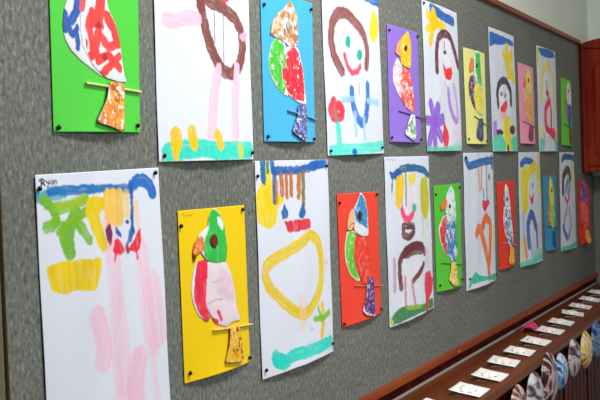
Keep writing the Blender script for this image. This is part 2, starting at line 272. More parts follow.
  {"id":"B3","label":"white sheet painted with large yellow ring below a red mouth and blue eyes","q":[[1.5646,1.5286],[1.8726,1.5302],[1.8678,1.1091],[1.5612,1.1099]],"size":[297,420],"col":"eaeef8","gain":1.023,"ops":[["P","ecd232",0.93,0.25,[3,59,24,41,37,14,52,18,61,58,102,79,74,92,66,121,48,134,23,126,1,117]],["L","1d6aa8",0.92,17,0.35,[27,4,28,37]],["L","226ab0",0.92,13,0.35,[60,3,66,34,64,81]],["L","6a8a50",0.92,9,0.35,[45,4,44,22]],["L","2a68c0",0.92,16,0.35,[63,20,130,21,205,18,241,11]],["P","2a68c8",0.93,0.25,[215,2,292,0,291,16,240,22,210,20]],["L","b8763c",0.7,12,0.35,[73,42,71,78]],["L","b8763c",0.92,15,0.35,[91,31,93,67]],["L","b8763c",0.92,13,0.35,[111,33,112,72]],["L","b8763c",0.92,13,0.35,[131,30,131,68]],["L","b8763c",0.92,14,0.35,[162,33,159,74]],["L","7f7650",0.92,15,0.35,[179,27,178,91]],["P","2067b4",0.93,0.25,[101,87,116,106,111,116,90,116,85,102]],["P","2067b4",0.93,0.25,[175,89,186,110,177,120,158,119,157,109]],["P","c83848",0.93,0.25,[97,119,111,124,164,122,205,123,206,143,154,145,114,145]],["L","e2c848",0.92,23,0.35,[205,158,235,171,247,197,251,232,247,262,227,291,199,310,164,320,119,303,73,276,37,248,20,222,27,204,60,192,107,184,157,172,192,159]],["L","f3cfa8",0.6,12,0.35,[150,283,154,345]],["L","f3c8b8",0.5,9,0.35,[170,294,167,335]],["P","f2b8c0",0.6,0.1,[22,215,21,218,18,220,15,220,11,219,9,216,8,213,9,211,12,209,16,208,19,210,22,212]],["P","f2b8c0",0.6,0.1,[282,222,281,225,277,227,272,228,268,226,264,224,263,220,265,217,268,215,273,215,278,216,281,219]],["L","e4c83e",0.9,14,0.35,[248,309,251,344,239,376]],["L","8cb848",0.9,13,0.35,[211,335,246,339,279,331]],["L","78b848",0.8,9,0.35,[230,315,246,347]],["P","a8b4cc",0.6,0.1,[203,355,202,357,199,358,196,358,193,357,190,355,190,353,191,351,193,350,196,350,200,351,202,353]],["L","44ccbc",0.92,24,0.35,[47,383,50,395,81,403,109,393,167,396,224,397,280,394]],["P","44ccbc",0.95,0.1,[89,401,85,408,74,412,61,411,48,406,38,399,35,390,39,383,49,379,63,380,76,384,86,392]]],"pins":[[[5,29],"dark drawing pin in the top left corner of the yellow ring painting"],[[287,14],"dark drawing pin in the top right corner of the yellow ring painting"],[[10,403],"dark drawing pin in the bottom left corner of the yellow ring painting"],[[290,401],"dark drawing pin in the bottom right corner of the yellow ring painting"]]},
  {"id":"B5","label":"white sheet painted with brown loop below pink mouth, green hill at the bottom","q":[[2.1848,1.5352],[2.4947,1.5374],[2.4979,1.1174],[2.185,1.1102]],"size":[297,420],"col":"eaeef8","gain":1.067,"ops":[["P","f6dce4",0.6,0.25,[102,80,182,78,198,129,160,172,107,167,85,123]],["P","f4e0e4",0.25,0.25,[86,252,193,254,212,283,146,327,80,328]],["L","1f6498",0.92,18,0.35,[66,51,100,32,146,29,200,31,257,38,288,52]],["P","2260b4",0.93,0.25,[24,35,48,40,81,30,99,37,66,57,35,54]],["L","3a60a0",0.92,6,0.35,[43,53,39,87]],["P","eec23c",0.93,0.25,[66,53,105,44,117,60,102,111,78,137,57,116]],["P","e6d04a",0.9,0.25,[137,50,192,44,194,63,148,82]],["P","c0bc34",0.93,0.25,[226,61,277,55,290,107,278,159,254,174,224,150,218,104]],["L","c8c060",0.7,7,0.35,[234,156,232,215]],["L","c8c060",0.6,6,0.35,[267,158,267,196]],["L","6c7444",0.9,8,0.35,[126,32,119,125]],["P","58ac98",0.95,0.1,[188,137,185,142,180,146,173,148,166,146,162,141,161,135,163,129,168,125,175,124,182,126,186,131]],["L","7a9a90",0.7,6,0.35,[93,105,97,131]],["L","dd5270",0.92,18,0.35,[94,136,105,157,134,163,165,151]],["L","5f3434",0.92,17,0.35,[96,178,93,201,130,209,167,201,169,183,132,179,96,178]],["L","633638",0.92,21,0.35,[73,330,67,293,69,266,87,250,127,239,174,235,216,240,235,259]],["L","633638",0.92,32,0.35,[107,245,160,240,208,245]],["L","633638",0.92,15,0.35,[225,290,188,312,146,325]],["L","b88a98",0.75,14,0.35,[36,257,35,332]],["L","c8808e",0.8,12,0.35,[97,310,91,381]],["L","c8808e",0.8,12,0.35,[139,324,153,389]],["L","ecb8c4",0.6,22,0.35,[250,255,261,294]],["P","ca3850",0.93,0.25,[234,315,274,314,297,343,283,375,259,387,249,419,224,417,231,383,227,344]],["P","447c54",0.93,0.25,[4,406,24,390,62,380,140,387,222,398,289,389,293,418,178,414,91,414,9,417]],["P","a8b848",0.7,0.25,[88,383,140,387,208,395,180,401,100,393]],["P","d8c850",0.9,0.25,[5,396,22,409,9,419]],["L","ca3850",0.92,16,0.35,[244,396,238,417]],["L","8a8a94",0.7,1.8,0.35,[11,7,21,4,26,10,36,5,45,10,58,7,67,9]]],"pins":[]},
  {"id":"B7","label":"white sheet painted with orange forked figure and thin hair strokes under blue stripe","q":[[2.7896,1.5463],[3.0912,1.5486],[3.085,1.1263],[2.7801,1.1265]],"size":[297,420],"col":"eaeef8","gain":1.11,"ops":[["L","2260ac",0.92,24,0.35,[22,21,43,42,137,32,209,27,278,26]],["L","2260ac",0.92,18,0.35,[284,18,282,47]],["L","ba7848",0.85,10,0.35,[139,45,145,118]],["L","ba7848",0.85,10,0.35,[171,42,160,112]],["L","4e4840",0.9,8,0.35,[215,33,212,146]],["L","4f8c80",0.9,9,0.35,[175,116,178,144]],["L","4f8c80",0.9,9,0.35,[214,120,212,146]],["P","4a7888",0.95,0.1,[257,80,255,84,251,88,246,89,240,88,237,84,236,79,238,74,242,71,247,70,253,71,256,75]],["P","c03a48",0.93,0.25,[165,150,198,155,230,150,250,164,211,176,184,193,163,172]],["L","dc7238",0.92,30,0.35,[99,253,110,238,144,244,175,297,202,351,208,397]],["L","dc7238",0.92,28,0.35,[160,232,188,206,249,226,238,299,222,353]],["L","c84838",0.92,12,0.35,[166,220,175,240]],["L","d4ba58",0.85,14,0.35,[286,241,271,319]],["P","44a48c",0.93,0.25,[14,417,30,392,80,368,108,385,208,398,283,395,292,419,186,405,106,402,48,403]]],"pins":[[[15,15],"dark drawing pin in the top left corner of the orange forked figure painting"],[[24,385],"dark drawing pin in the bottom left corner of the orange forked figure painting"],[[291,400],"dark drawing pin in the bottom right corner of the orange forked figure painting"]]},
  {"id":"B9","label":"white sheet painted with wide yellow hair, red mouth and blue arched body","q":[[3.4,1.5493],[3.705,1.552],[3.7003,1.1314],[3.3859,1.1367]],"size":[297,420],"col":"eaeef8","gain":1.153,"ops":[["P","1f5cb4",0.93,0.25,[13,42,43,24,97,17,179,26,220,43,135,46,75,43,30,59]],["L","e6cc60",0.8,34,0.35,[282,4,289,147]],["P","e4c848",0.9,0.25,[18,72,67,54,135,52,191,41,247,53,288,89,256,115,216,76,153,74,109,111,102,196,79,232,25,222]],["L","e2c450",0.8,40,0.35,[66,73,47,139]],["L","e2c450",0.9,36,0.35,[68,206,53,146,90,95,147,67,212,53]],["L","e8d078",0.7,26,0.35,[231,76,250,168]],["P","f4dce0",0.6,0.25,[117,104,200,98,215,163,149,202,111,171]],["P","50a898",0.95,0.1,[195,125,192,129,186,133,178,134,171,132,166,128,164,124,167,119,172,116,180,115,188,116,193,120]],["L","8898b0",0.7,9,0.35,[129,111,132,141]],["P","c43c48",0.93,0.25,[113,148,144,176,199,151,170,196,140,194]],["L","3c60a8",0.92,34,0.35,[102,346,96,267,133,230,173,241,197,280]],["L","6a58a0",0.9,24,0.35,[210,289,215,358]],["L","7f98c8",0.4,30,0.35,[40,230,46,323]],["L","d88a48",0.85,26,0.35,[52,323,66,384]],["L","dcc860",0.8,20,0.35,[20,321,27,402]],["L","8a9cc8",0.7,20,0.35,[122,347,132,389]],["L","dcb8c0",0.7,20,0.35,[268,281,272,377]],["L","5cb8a0",0.85,20,0.35,[13,412,117,410,213,403,299,403]],["P","70c0a8",0.6,0.25,[147,375,288,371,298,414,170,415]]],"pins":[]},
  {"id":"B11","label":"white sheet painted with brown haired figure outlined in thin purple","q":[[4.0255,1.5509],[4.2978,1.5537],[4.3017,1.133],[4.0084,1.139]],"size":[297,420],"col":"eaeef8","gain":1.197,"ops":[["L","245088",0.92,24,0.35,[45,32,87,18,198,21,293,28]],["L","d8ca68",0.8,40,0.35,[236,52,255,140]],["P","e6e2ea",0.6,0.25,[96,110,177,103,187,186,123,223,69,183]],["L","482a30",0.92,34,0.35,[51,169,57,110,110,76,170,79,192,112]],["L","4f78b0",0.85,20,0.35,[90,170,110,132,151,116,178,147,157,181]],["L","5a80b8",0.7,22,0.35,[132,146,134,180]],["L","c84468",0.92,18,0.35,[80,192,117,219,166,194]],["L","8a78a0",0.85,20,0.35,[112,236,64,289,62,341,126,370,177,317,160,242]],["L","4858a0",0.85,22,0.35,[44,318,87,372]],["L","58a080",0.9,18,0.35,[15,410,140,410,289,404]],["L","80b498",0.8,16,0.35,[282,309,283,401]]],"pins":[]},
  {"id":"T1","label":"parrot collage with red scraps on white body on the nearest lime green sheet","q":[[1.0264,1.8691],[1.2291,1.8723],[1.2164,1.5755],[1.0206,1.5722]],"size":[210,297],"col":"5ccf4c","gain":1.0,"ops":[],"pieces":[["head",[60.4,93.3,65.9,69.3,84.7,51.9,108.3,45.3,127.0,57.6,131.0,84.3,121.2,87.1,83.2,93.4],"f1f2f4",[["M","58b060",0.95,14,0.7]]],["beak",[65.9,69.3,52.0,80.0,47.0,95.1,58.4,87.8,67.6,83.7],"e89040",[]],["eye",[84.0,72.6,91.2,64.2,98.0,70.7,90.6,80.6],"4a2c1c",[]],["wing",[42.7,92.7,28.4,120.2,24.1,144.8,27.7,163.0,39.1,179.2,61.0,193.5,90.7,206.4,109.5,214.3,116.9,212.4,96.6,174.9,86.4,131.3,92.4,95.2,74.2,88.7],"f1f2f4",[["L","3a62c0",0.95,15,0.1,[58.2,93.6,54.9,120.1,43.1,135.8]],["L","3a62c0",0.95,14,0.1,[27.1,126.0,30.5,148.5]],["L","3a62c0",0.95,9,0.1,[32.0,136.9,43.2,158.8,53.8,146.3]],["L","3a62c0",0.95,9,0.1,[52.3,155.1,54.9,175.1]],["L","e06a6c",0.95,12,0.1,[71.7,94.8,66.3,115.9]],["L","7a7a84",0.7,1.6,0.35,[66.6,107.1,60.8,141.2,64.1,171.5,88.6,199.1]]]],["body",[82.8,105.2,102.0,91.0,123.5,91.3,130.1,111.7,146.8,131.3,157.3,157.9,161.5,185.4,167.2,209.7,173.4,219.5,151.5,220.5,116.8,215.4,90.8,201.9,70.7,179.7,63.6,157.0,68.1,127.4],"f1f2f4",[["L","dc5450",0.95,20,0.1,[111.4,92.8,105.8,117.4,100.5,131.4]],["L","dc5450",0.95,14,0.1,[89.2,119.2,78.0,139.6,85.3,161.0,89.2,181.3]],["L","dc5450",0.95,9,0.1,[79.2,138.0,109.8,137.9]],["L","dc5450",0.95,14,0.1,[102.4,144.6,94.2,175.0,100.8,189.4]],["L","dc5450",0.95,19,0.1,[124.8,124.4,141.5,140.9,150.9,160.0]],["L","dc5450",0.95,14,0.1,[109.2,155.9,125.7,169.6,148.3,160.2]],["L","dc5450",0.95,13,0.1,[100.8,189.4,125.3,180.2,154.7,199.6]],["L","dc5450",0.95,13,0.1,[152.7,181.3,119.7,201.7,104.7,214.5]],["P","dc5450",0.95,0.1,[74.6,167.0,73.6,170.0,71.0,172.4,67.5,173.4,64.1,172.9,61.6,171.0,60.8,168.1,61.9,165.1,64.5,162.8,67.9,161.7,71.4,162.2,73.8,164.1]],["P","dc5450",0.95,0.1,[91.5,184.1,90.5,186.4,87.8,188.2,84.3,189.1,80.8,188.7,78.3,187.3,77.4,185.1,78.4,182.8,81.0,181.0,84.6,180.2,88.1,180.5,90.6,182.0]],["P","a83838",0.95,0.1,[105.0,137.6,104.5,138.8,103.2,139.8,101.4,140.2,99.6,140.1,98.3,139.4,97.9,138.3,98.4,137.2,99.7,136.2,101.5,135.8,103.3,135.9,104.6,136.6]],["P","a83838",0.95,0.1,[118.3,185.2,117.9,186.4,116.8,187.3,115.3,187.7,113.9,187.5,112.8,186.7,112.5,185.6,112.9,184.5,114.0,183.6,115.5,183.2,116.9,183.4,118.0,184.1]]]],["tail",[122.8,219.6,161.7,222.4,159.4,254.8,154.3,295.7,144.0,295.7,116.7,289.0,89.0,283.4,87.9,278.9,113.2,248.6],"f1f2f4",[["P","e08a30",0.9,0.3,[125.2,221.0,160.3,224.0,158.2,251.8,146.6,293.4,119.2,287.5,92.7,280.4,115.6,250.0]],["M","a8602c",0.95,8,0.28],["M","e8c050",0.95,7,0.25],["M","f2efe8",0.95,7,0.16]]]],"stick":[68.9,225.6,210.3,233.3],"sc":"d8d08a","thin":0,"pins":[[[7.9,290.6],"dark drawing pin in the bottom left corner of the lime green parrot sheet"],[[199.4,286.0],"dark drawing pin in the bottom right corner of the lime green parrot sheet"]]},
  {"id":"T3","label":"parrot collage with brown head and red belly on bright blue sheet","q":[[1.6102,1.8629],[1.8272,1.8638],[1.8184,1.567],[1.6032,1.566]],"size":[210,297],"col":"58b8f2","gain":1.022,"ops":[],"pieces":[["wing",[54.4,86.6,32.2,106.7,21.4,133.2,23.8,160.4,39.9,182.9,74.2,202.9,94.2,205.9,97.9,130.6,83.7,91.5],"f1f2f4",[["P","5cba48",0.95,0.25,[56.1,90.4,35.9,108.3,27.1,132.7,29.5,160.0,47.7,182.4,78.4,198.6,81.7,132.0,75.3,100.4]],["M","eef4e8",0.95,8,0.07]]],["body",[65.8,133.3,82.7,111.7,112.1,92.6,140.7,104.2,159.7,150.4,164.4,187.7,171.6,218.8,135.1,217.2,86.4,200.2,63.8,173.4],"f1f2f4",[["P","d63a48",0.97,0.25,[73.7,132.7,115.7,102.5,140.1,116.6,155.2,154.9,159.0,208.9,118.9,206.7,86.8,192.1,71.9,168.9]],["M","f3ece8",0.95,9,0.06]]],["head",[108.1,7.4,84.9,26.9,50.6,45.4,34.1,67.2,29.4,85.4,44.5,89.7,71.6,94.8,107.4,105.3,138.8,100.2,141.3,48.2,130.0,22.8],"f1f2f4",[["M","a87850",0.95,9,0.5],["M","d0a880",0.95,9,0.3]]],["beak",[54.5,44.9,34.1,67.2,29.2,89.3,44.9,81.7,72.6,74.6,73.9,48.4],"ecc8a4",[["M","b88050",0.95,7,0.25]]],["eye",[85.2,61.1,93.8,49.9,103.5,58.9,92.7,72.3],"b0b0b0",[]],["tail",[126.6,218.6,160.8,217.1,163.5,250.5,154.7,295.5,135.6,293.6,94.7,277.8,99.3,268.6,121.3,241.4],"f1f2f4",[["P","5a5aa8",0.9,0.25,[128.6,220.6,158.5,219.3,159.1,250.6,150.6,292.4,99.0,274.7,123.3,243.4]],["M","8088c8",0.95,7,0.3],["M","38385c",0.95,5,0.2],["M","e6e4ee",0.95,5,0.1]]]],"stick":[84.7,233.6,212.4,249.1],"sc":"6f9cc0","thin":0,"pins":[[[8.9,30.3],"dark drawing pin in the top left corner of the bright blue parrot sheet"],[[200.5,14.2],"dark drawing pin in the top right corner of the bright blue parrot sheet"],[[9.9,287.0],"dark drawing pin in the bottom left corner of the bright blue parrot sheet"],[[199.1,289.9],"dark drawing pin in the bottom right corner of the bright blue parrot sheet"]]},
  {"id":"T5","label":"parrot collage with yellow head and red belly on purple sheet","q":[[2.2331,1.8687],[2.4426,1.871],[2.4446,1.5727],[2.2261,1.5728]],"size":[210,297],"col":"8f72c8","gain":1.067,"ops":[],"pieces":[["wing",[56.3,78.3,28.1,108.6,25.6,144.3,55.8,175.7,100.1,202.0,139.6,218.8,130.9,158.7,88.1,99.0],"f3d9dc",[["M","e8b0b0",0.95,9,0.2]]],["body",[67.9,100.5,135.5,105.9,159.0,157.1,165.7,199.2,153.2,222.2,90.0,202.4,53.4,163.0],"f1f2f4",[["M","dc5040",0.95,11,0.72],["M","ee9a88",0.95,9,0.3]]],["head",[130.4,2.8,87.0,26.7,61.7,49.7,76.2,79.3,78.2,97.1,146.0,105.1,155.3,41.1,146.7,18.2],"ecb82c",[["M","f4dc78",0.95,9,0.2]]],["beak",[80.1,28.6,52.1,45.4,40.5,69.4,69.7,77.2,84.6,57.9],"eaa078",[]],["eye",[97.3,51.6,109.8,41.4,119.4,49.6,108.1,61.0],"5a1f1c",[]],["tail",[129.0,221.8,160.1,223.3,158.1,284.4,136.6,293.9,77.8,276.6,103.1,248.8],"e6e9e2",[["M","6c9468",0.95,7,0.35],["L","3c5c3c",0.92,4,0.35,[138.5,232.0,114.9,269.4]]]]],"stick":[52.8,216.9,238.3,232.8],"sc":"5c4668","thin":1,"pins":[[[8.7,14.2],"dark drawing pin in the top left corner of the purple parrot sheet"],[[203.7,11.3],"dark drawing pin in the top right corner of the purple parrot sheet"],[[6.9,285.5],"dark drawing pin in the bottom left corner of the purple parrot sheet"],[[201.6,287.7],"dark drawing pin in the bottom right corner of the purple parrot sheet"]]},
  {"id":"T7","label":"parrot collage with green head and yellow belly on pale yellow sheet","q":[[2.8222,1.8696],[3.038,1.8699],[3.0336,1.5744],[2.8303,1.574]],"size":[210,297],"col":"e2dc8c","gain":1.109,"ops":[],"pieces":[["wing",[50.9,84.8,88.9,77.4,96.9,113.0,73.2,145.8,92.8,195.2,60.3,171.5,37.0,144.6,33.0,113.9],"684a60",[["M","3c2c40",0.95,8,0.3],["M","d8c8d0",0.95,7,0.12]]],["body",[81.8,114.0,128.7,98.3,162.2,121.8,169.0,160.1,162.3,205.5,107.8,197.8,74.8,158.3],"e6cc24",[["M","f0e68c",0.95,9,0.25],["M","f6f4ea",0.95,7,0.1]]],["head",[99.1,1.0,148.9,-2.2,158.2,57.8,167.5,121.5,132.1,114.0,93.9,94.3,79.0,51.5],"e8ece0",[["P","3fa058",0.95,0.25,[107.8,11.2,153.0,7.0,153.1,58.2,158.0,112.4,114.1,92.9,103.1,55.8]],["M","7cc07c",0.95,8,0.2]]],["beak",[62.7,24.8,91.0,31.7,82.5,63.7,47.2,75.8,44.9,54.3],"de8444",[]],["eye",[99.8,49.8,109.6,41.1,117.8,48.3,107.7,58.6],"2c2c2c",[]],["tail",[116.2,215.0,161.5,213.6,151.5,279.7,124.0,288.1,78.5,274.4,86.3,252.2],"404a6c",[["M","6a7898",0.95,7,0.25]]]],"stick":[71.0,208.6,199.3,235.2],"sc":"4a4850","thin":1,"pins":[[[11.9,281.5],"dark drawing pin in the bottom left corner of the pale yellow parrot sheet"],[[200.0,285.7],"dark drawing pin in the bottom right corner of the pale yellow parrot sheet"]]},
  {"id":"T9","label":"small orange and yellow parrot collage on pink sheet","q":[[3.4306,1.8759],[3.6458,1.8715],[3.6482,1.5805],[3.4369,1.582]],"size":[210,297],"col":"dd90a4","gain":1.153,"ops":[],"pieces":[["wing",[57.8,89.9,88.7,79.9,88.9,132.2,105.9,213.9,67.4,193.2,44.3,142.6],"e8a8a0",[["M","d07080",0.95,9,0.4]]],["body",[80.0,95.5,163.6,88.9,195.8,140.5,178.9,195.4,125.1,228.3,80.2,200.1,67.3,141.1],"dc9446",[["M","e8bc58",0.95,10,0.35],["M","e6a0a0",0.95,9,0.2]]],["head",[111.3,8.4,151.9,13.7,173.6,65.1,168.9,103.8,92.2,105.8,81.1,65.6],"e4bc50",[["M","e8d890",0.95,9,0.25]]],["beak",[83.9,43.0,90.6,64.8,74.1,88.5,55.7,75.2],"d87848",[]],["eye",[109.5,55.6,120.4,45.2,130.3,53.7,117.8,66.1],"6a3a20",[]],["tail",[118.5,224.8,167.4,230.5,153.9,280.8,100.7,287.6,89.4,267.2],"84404a",[["M","5c2c38",0.95,7,0.3]]]],"stick":[31.1,213.4,217.9,232.5],"sc":"b07070","thin":1,"pins":[]},
  {"id":"T11","label":"white headed blue parrot collage on green sheet beside the corner cupboard","q":[[4.0926,1.8673],[4.28,1.8653],[4.2908,1.5758],[4.0742,1.5825]],"size":[210,297],"col":"5fb03c","gain":1.199,"ops":[],"pieces":[["wing",[78.7,85.0,114.3,73.7,115.4,144.9,118.6,198.2,83.0,173.5,68.2,130.0],"b07060",[["M","8a5a78",0.95,9,0.4]]],["body",[100.8,101.3,181.3,105.0,198.7,148.9,176.7,199.5,131.2,219.8,102.4,172.4],"38489c",[["M","7a88c8",0.95,9,0.25]]],["head",[111.0,18.3,165.4,7.7,202.6,40.9,200.7,112.8,109.3,114.1,90.8,66.4],"d8d8d4",[["M","b8a8b8",0.95,9,0.3]]],["beak",[96.0,39.4,103.6,61.1,85.3,80.1,67.0,63.6],"b8a070",[]],["eye",[123.4,50.8,135.1,41.1,146.4,49.2,132.6,59.1],"303030",[]],["tail",[135.7,215.1,183.1,221.6,178.8,289.3,134.9,295.6,124.3,260.4],"6c4434",[]]],"stick":[33.3,202.9,213.6,215.6],"sc":"4c5a3c","thin":1,"pins":[]},
  {"id":"B2","label":"parrot collage with green head and pink belly on golden yellow sheet","q":[[1.3087,1.4465],[1.5205,1.4468],[1.5202,1.1524],[1.3086,1.1557]],"size":[210,297],"col":"ffd21c","gain":1.001,"ops":[["L","b89430",0.7,1.8,0.35,[7.9,9.0,15.3,5.1,16.4,11.2,23.9,7.4,26.5,11.0,32.7,6.6,35.3,10.6,43.0,6.7]]],"pieces":[["wing",[44.7,91.6,75.2,89.2,89.2,110.3,80.3,195.0,67.4,202.0,44.2,186.3,30.9,163.4,26.8,136.8,34.6,108.1],"f1f2f4",[["P","d63a50",0.97,0.25,[50.6,92.2,75.1,90.1,87.6,111.9,70.0,118.9,66.8,143.4,65.0,169.7,77.1,196.3,64.7,196.3,47.6,179.7,37.3,155.5,39.1,129.5,45.1,107.4]]]],["body",[76.4,92.9,132.0,94.6,153.1,124.2,163.9,162.4,167.1,188.8,179.0,213.8,150.2,212.4,129.8,218.5,92.0,207.4,72.0,179.5,66.6,146.9,73.1,119.2],"eedce3",[["P","e4c4d0",0.5,0.25,[111.3,112.5,146.2,127.1,156.9,165.3,133.3,169.6,96.4,143.3]],["L","cfc0c8",0.8,4,0.35,[87.7,133.3,106.7,131.9,122.8,131.9]],["L","b8a8b0",0.7,3,0.35,[72.8,169.0,91.8,164.3,117.2,165.8]],["L","d63a50",0.9,9,0.35,[102.9,187.4,111.5,201.3]],["L","d63a50",0.9,7,0.35,[86.2,199.4,98.5,204.8]]]],["head",[99.9,0.9,86.4,15.4,82.2,31.1,66.3,38.9,50.7,46.6,57.8,75.3,72.0,90.7,99.4,100.5,134.8,100.3,141.3,79.0,139.5,56.9,134.8,31.0,121.6,10.2,109.3,2.3],"f1f2f4",[["P","48b858",0.95,0.25,[87.6,20.8,98.1,5.3,109.0,7.7,121.1,17.4,132.6,38.1,139.3,60.5,138.5,95.2,105.9,97.6,75.2,89.2,68.6,72.7,72.7,57.1,86.4,38.5]],["P","f0f2ee",0.9,0.25,[114.7,17.0,126.8,28.6,126.0,39.5,117.0,29.8]]]],["beak",[59.8,45.5,69.8,55.1,71.9,69.4,59.4,74.5,47.0,79.6,35.6,93.4,34.0,73.2,41.1,56.3],"e88040",[["M","f0b890",0.95,8,0.2],["P","503028",0.9,0.25,[34.5,80.2,39.3,82.4,35.6,93.4]]]],["eye",[83.6,56.2,88.8,48.5,98.4,45.7,107.4,52.6,108.3,63.5,99.8,71.8,89.0,69.1],"54341c",[["P","6e2c20",0.95,0.1,[102.2,59.4,101.4,62.1,99.5,63.9,97.1,64.4,94.8,63.5,93.2,61.4,92.8,58.7,93.6,56.1,95.5,54.2,97.9,53.7,100.2,54.6,101.8,56.7]]]],["tail",[134.9,217.5,166.5,221.3,173.1,249.3,175.8,283.4,168.5,289.6,109.2,280.7,123.7,259.6,131.7,239.0],"eee6d0",[["P","e8b83c",0.95,0.25,[136.4,219.5,164.7,222.9,169.7,248.8,168.7,285.9,115.9,278.3,126.9,260.2,135.0,239.5]],["M","8a4a24",0.95,6,0.2],["M","f0d890",0.95,6,0.15]]]],"stick":[83.4,217.8,216.9,226.5],"sc":"dcb868","thin":0,"pins":[[[4.8,26.0],"dark drawing pin in the top left corner of the golden yellow parrot sheet"],[[200.3,8.0],"dark drawing pin in the top right corner of the golden yellow parrot sheet"],[[12.7,280.5],"dark drawing pin in the bottom left corner of the golden yellow parrot sheet"],[[204.6,287.5],"dark drawing pin in the bottom right corner of the golden yellow parrot sheet"]]},
  {"id":"B4","label":"parrot collage with blue head and purple tail on bright red sheet","q":[[1.9135,1.4533],[2.1375,1.4514],[2.136,1.1548],[1.9168,1.1531]],"size":[210,297],"col":"f04a38","gain":1.045,"ops":[["L","b83a30",0.7,1.6,0.35,[6.2,11.2,16.0,8.2,20.4,12.8,28.1,8.6,35.1,12.2]]],"pieces":[["body",[72.4,102.8,138.2,103.1,148.1,149.0,160.7,198.1,164.1,224.8,104.9,213.6,76.4,176.6,63.9,143.2],"e2463a",[["M","ee7a68",0.95,8,0.22],["M","c83a34",0.95,7,0.15]]],["wing",[38.7,84.4,81.4,87.4,79.7,107.9,66.6,141.2,74.3,171.8,95.1,203.1,79.2,204.6,44.9,185.6,25.3,152.9,24.1,121.4],"f0e8c8",[["P","70b850",0.95,0.25,[43.3,89.2,75.9,91.6,74.6,107.5,61.5,140.7,69.1,171.2,85.0,198.4,50.3,181.6,32.7,153.7,30.5,122.0]],["M","c8e0a0",0.95,7,0.08]]],["head",[112.3,-2.6,137.2,15.8,146.7,51.6,146.2,104.9,108.9,102.1,73.6,89.1,67.9,65.8,73.0,36.4,94.9,18.9],"f1f2f4",[["P","3a88cc",0.95,0.25,[111.6,5.5,131.5,20.3,139.7,51.3,139.7,84.3,116.5,73.4,81.0,62.0,77.8,38.9,99.7,23.7]],["M","cfe2f0",0.95,7,0.06]]],["beak",[65.6,33.8,80.0,43.6,77.7,71.0,53.6,85.4,36.5,80.9,40.7,62.0,49.4,46.6],"ecb88c",[["L","805040",0.7,2.5,0.35,[39.1,79.9,55.0,69.6,75.3,68.6]]]],["eye",[85.9,53.1,92.9,43.1,103.4,41.3,109.3,52.0,105.3,63.4,93.6,66.2],"3c2a24",[]],["tail",[138.6,197.8,162.9,205.5,163.5,253.5,161.0,297.5,109.4,286.8,89.1,274.2,115.5,246.7,120.5,219.2],"e6dce4",[["P","5a3a74",0.95,0.25,[138.4,200.2,159.9,207.5,160.2,253.1,156.0,290.7,99.9,272.4,120.9,247.4,124.8,219.7]],["M","c8b8d0",0.95,5,0.14],["M","3a2850",0.95,6,0.2]]]],"stick":[63.1,211.7,218.1,230.7],"sc":"d87848","thin":1,"pins":[[[6.8,20.1],"dark drawing pin in the top left corner of the bright red parrot sheet"],[[201.0,7.0],"dark drawing pin in the top right corner of the bright red parrot sheet"],[[5.7,289.0],"dark drawing pin in the bottom left corner of the bright red parrot sheet"],[[205.0,286.4],"dark drawing pin in the bottom right corner of the bright red parrot sheet"]]},
  {"id":"B6","label":"parrot collage with blue belly and yellow tail on green sheet in the lower row","q":[[2.526,1.4537],[2.7527,1.4563],[2.7449,1.1489],[2.5255,1.1557]],"size":[210,297],"col":"5cb83c","gain":1.088,"ops":[],"pieces":[["wing",[60.8,87.1,88.4,85.8,90.2,111.5,74.7,155.7,90.6,205.1,56.4,185.5,31.7,155.5,23.4,118.5],"f1f2f4",[["P","c83a40",0.95,0.25,[64.2,92.9,84.0,91.3,82.3,111.0,65.2,155.1,79.3,195.7,60.8,180.1,39.6,153.2,33.3,119.1]],["M","f0d8d8",0.95,7,0.06]]],["body",[83.0,102.5,160.4,101.4,164.1,162.0,168.8,211.2,125.8,225.0,86.8,202.0,62.9,154.9],"f1f2f4",[["M","3a78b8",0.95,12,0.72],["M","8cb4d8",0.95,8,0.15]]],["head",[123.1,0.9,150.2,17.7,163.6,58.5,164.1,107.4,90.5,108.6,75.9,73.8,89.0,29.2],"d8e6e0",[["M","7cb8a0",0.95,7,0.3],["M","f2f6f4",0.95,7,0.25]]],["beak",[79.2,34.4,89.8,49.1,82.1,65.7,46.4,73.6,40.1,57.8],"dc7844",[]],["eye",[98.3,60.9,107.6,54.3,115.9,61.8,106.4,69.3],"242424",[]],["tail",[105.6,220.5,149.1,225.5,148.0,261.2,162.6,291.3,112.2,290.9,77.1,270.6,95.2,248.1],"ecc85c",[["M","dc7040",0.95,7,0.3],["M","f4eccc",0.95,7,0.2]]]],"stick":[34.1,217.4,205.8,235.8],"sc":"508a38","thin":1,"pins":[[[9.8,24.1],"dark drawing pin in the top left corner of the lower row green parrot sheet"],[[198.9,12.0],"dark drawing pin in the top right corner of the lower row green parrot sheet"],[[17.0,279.1],"dark drawing pin in the bottom left corner of the lower row green parrot sheet"],[[199.1,278.7],"dark drawing pin in the bottom right corner of the lower row green parrot sheet"]]},
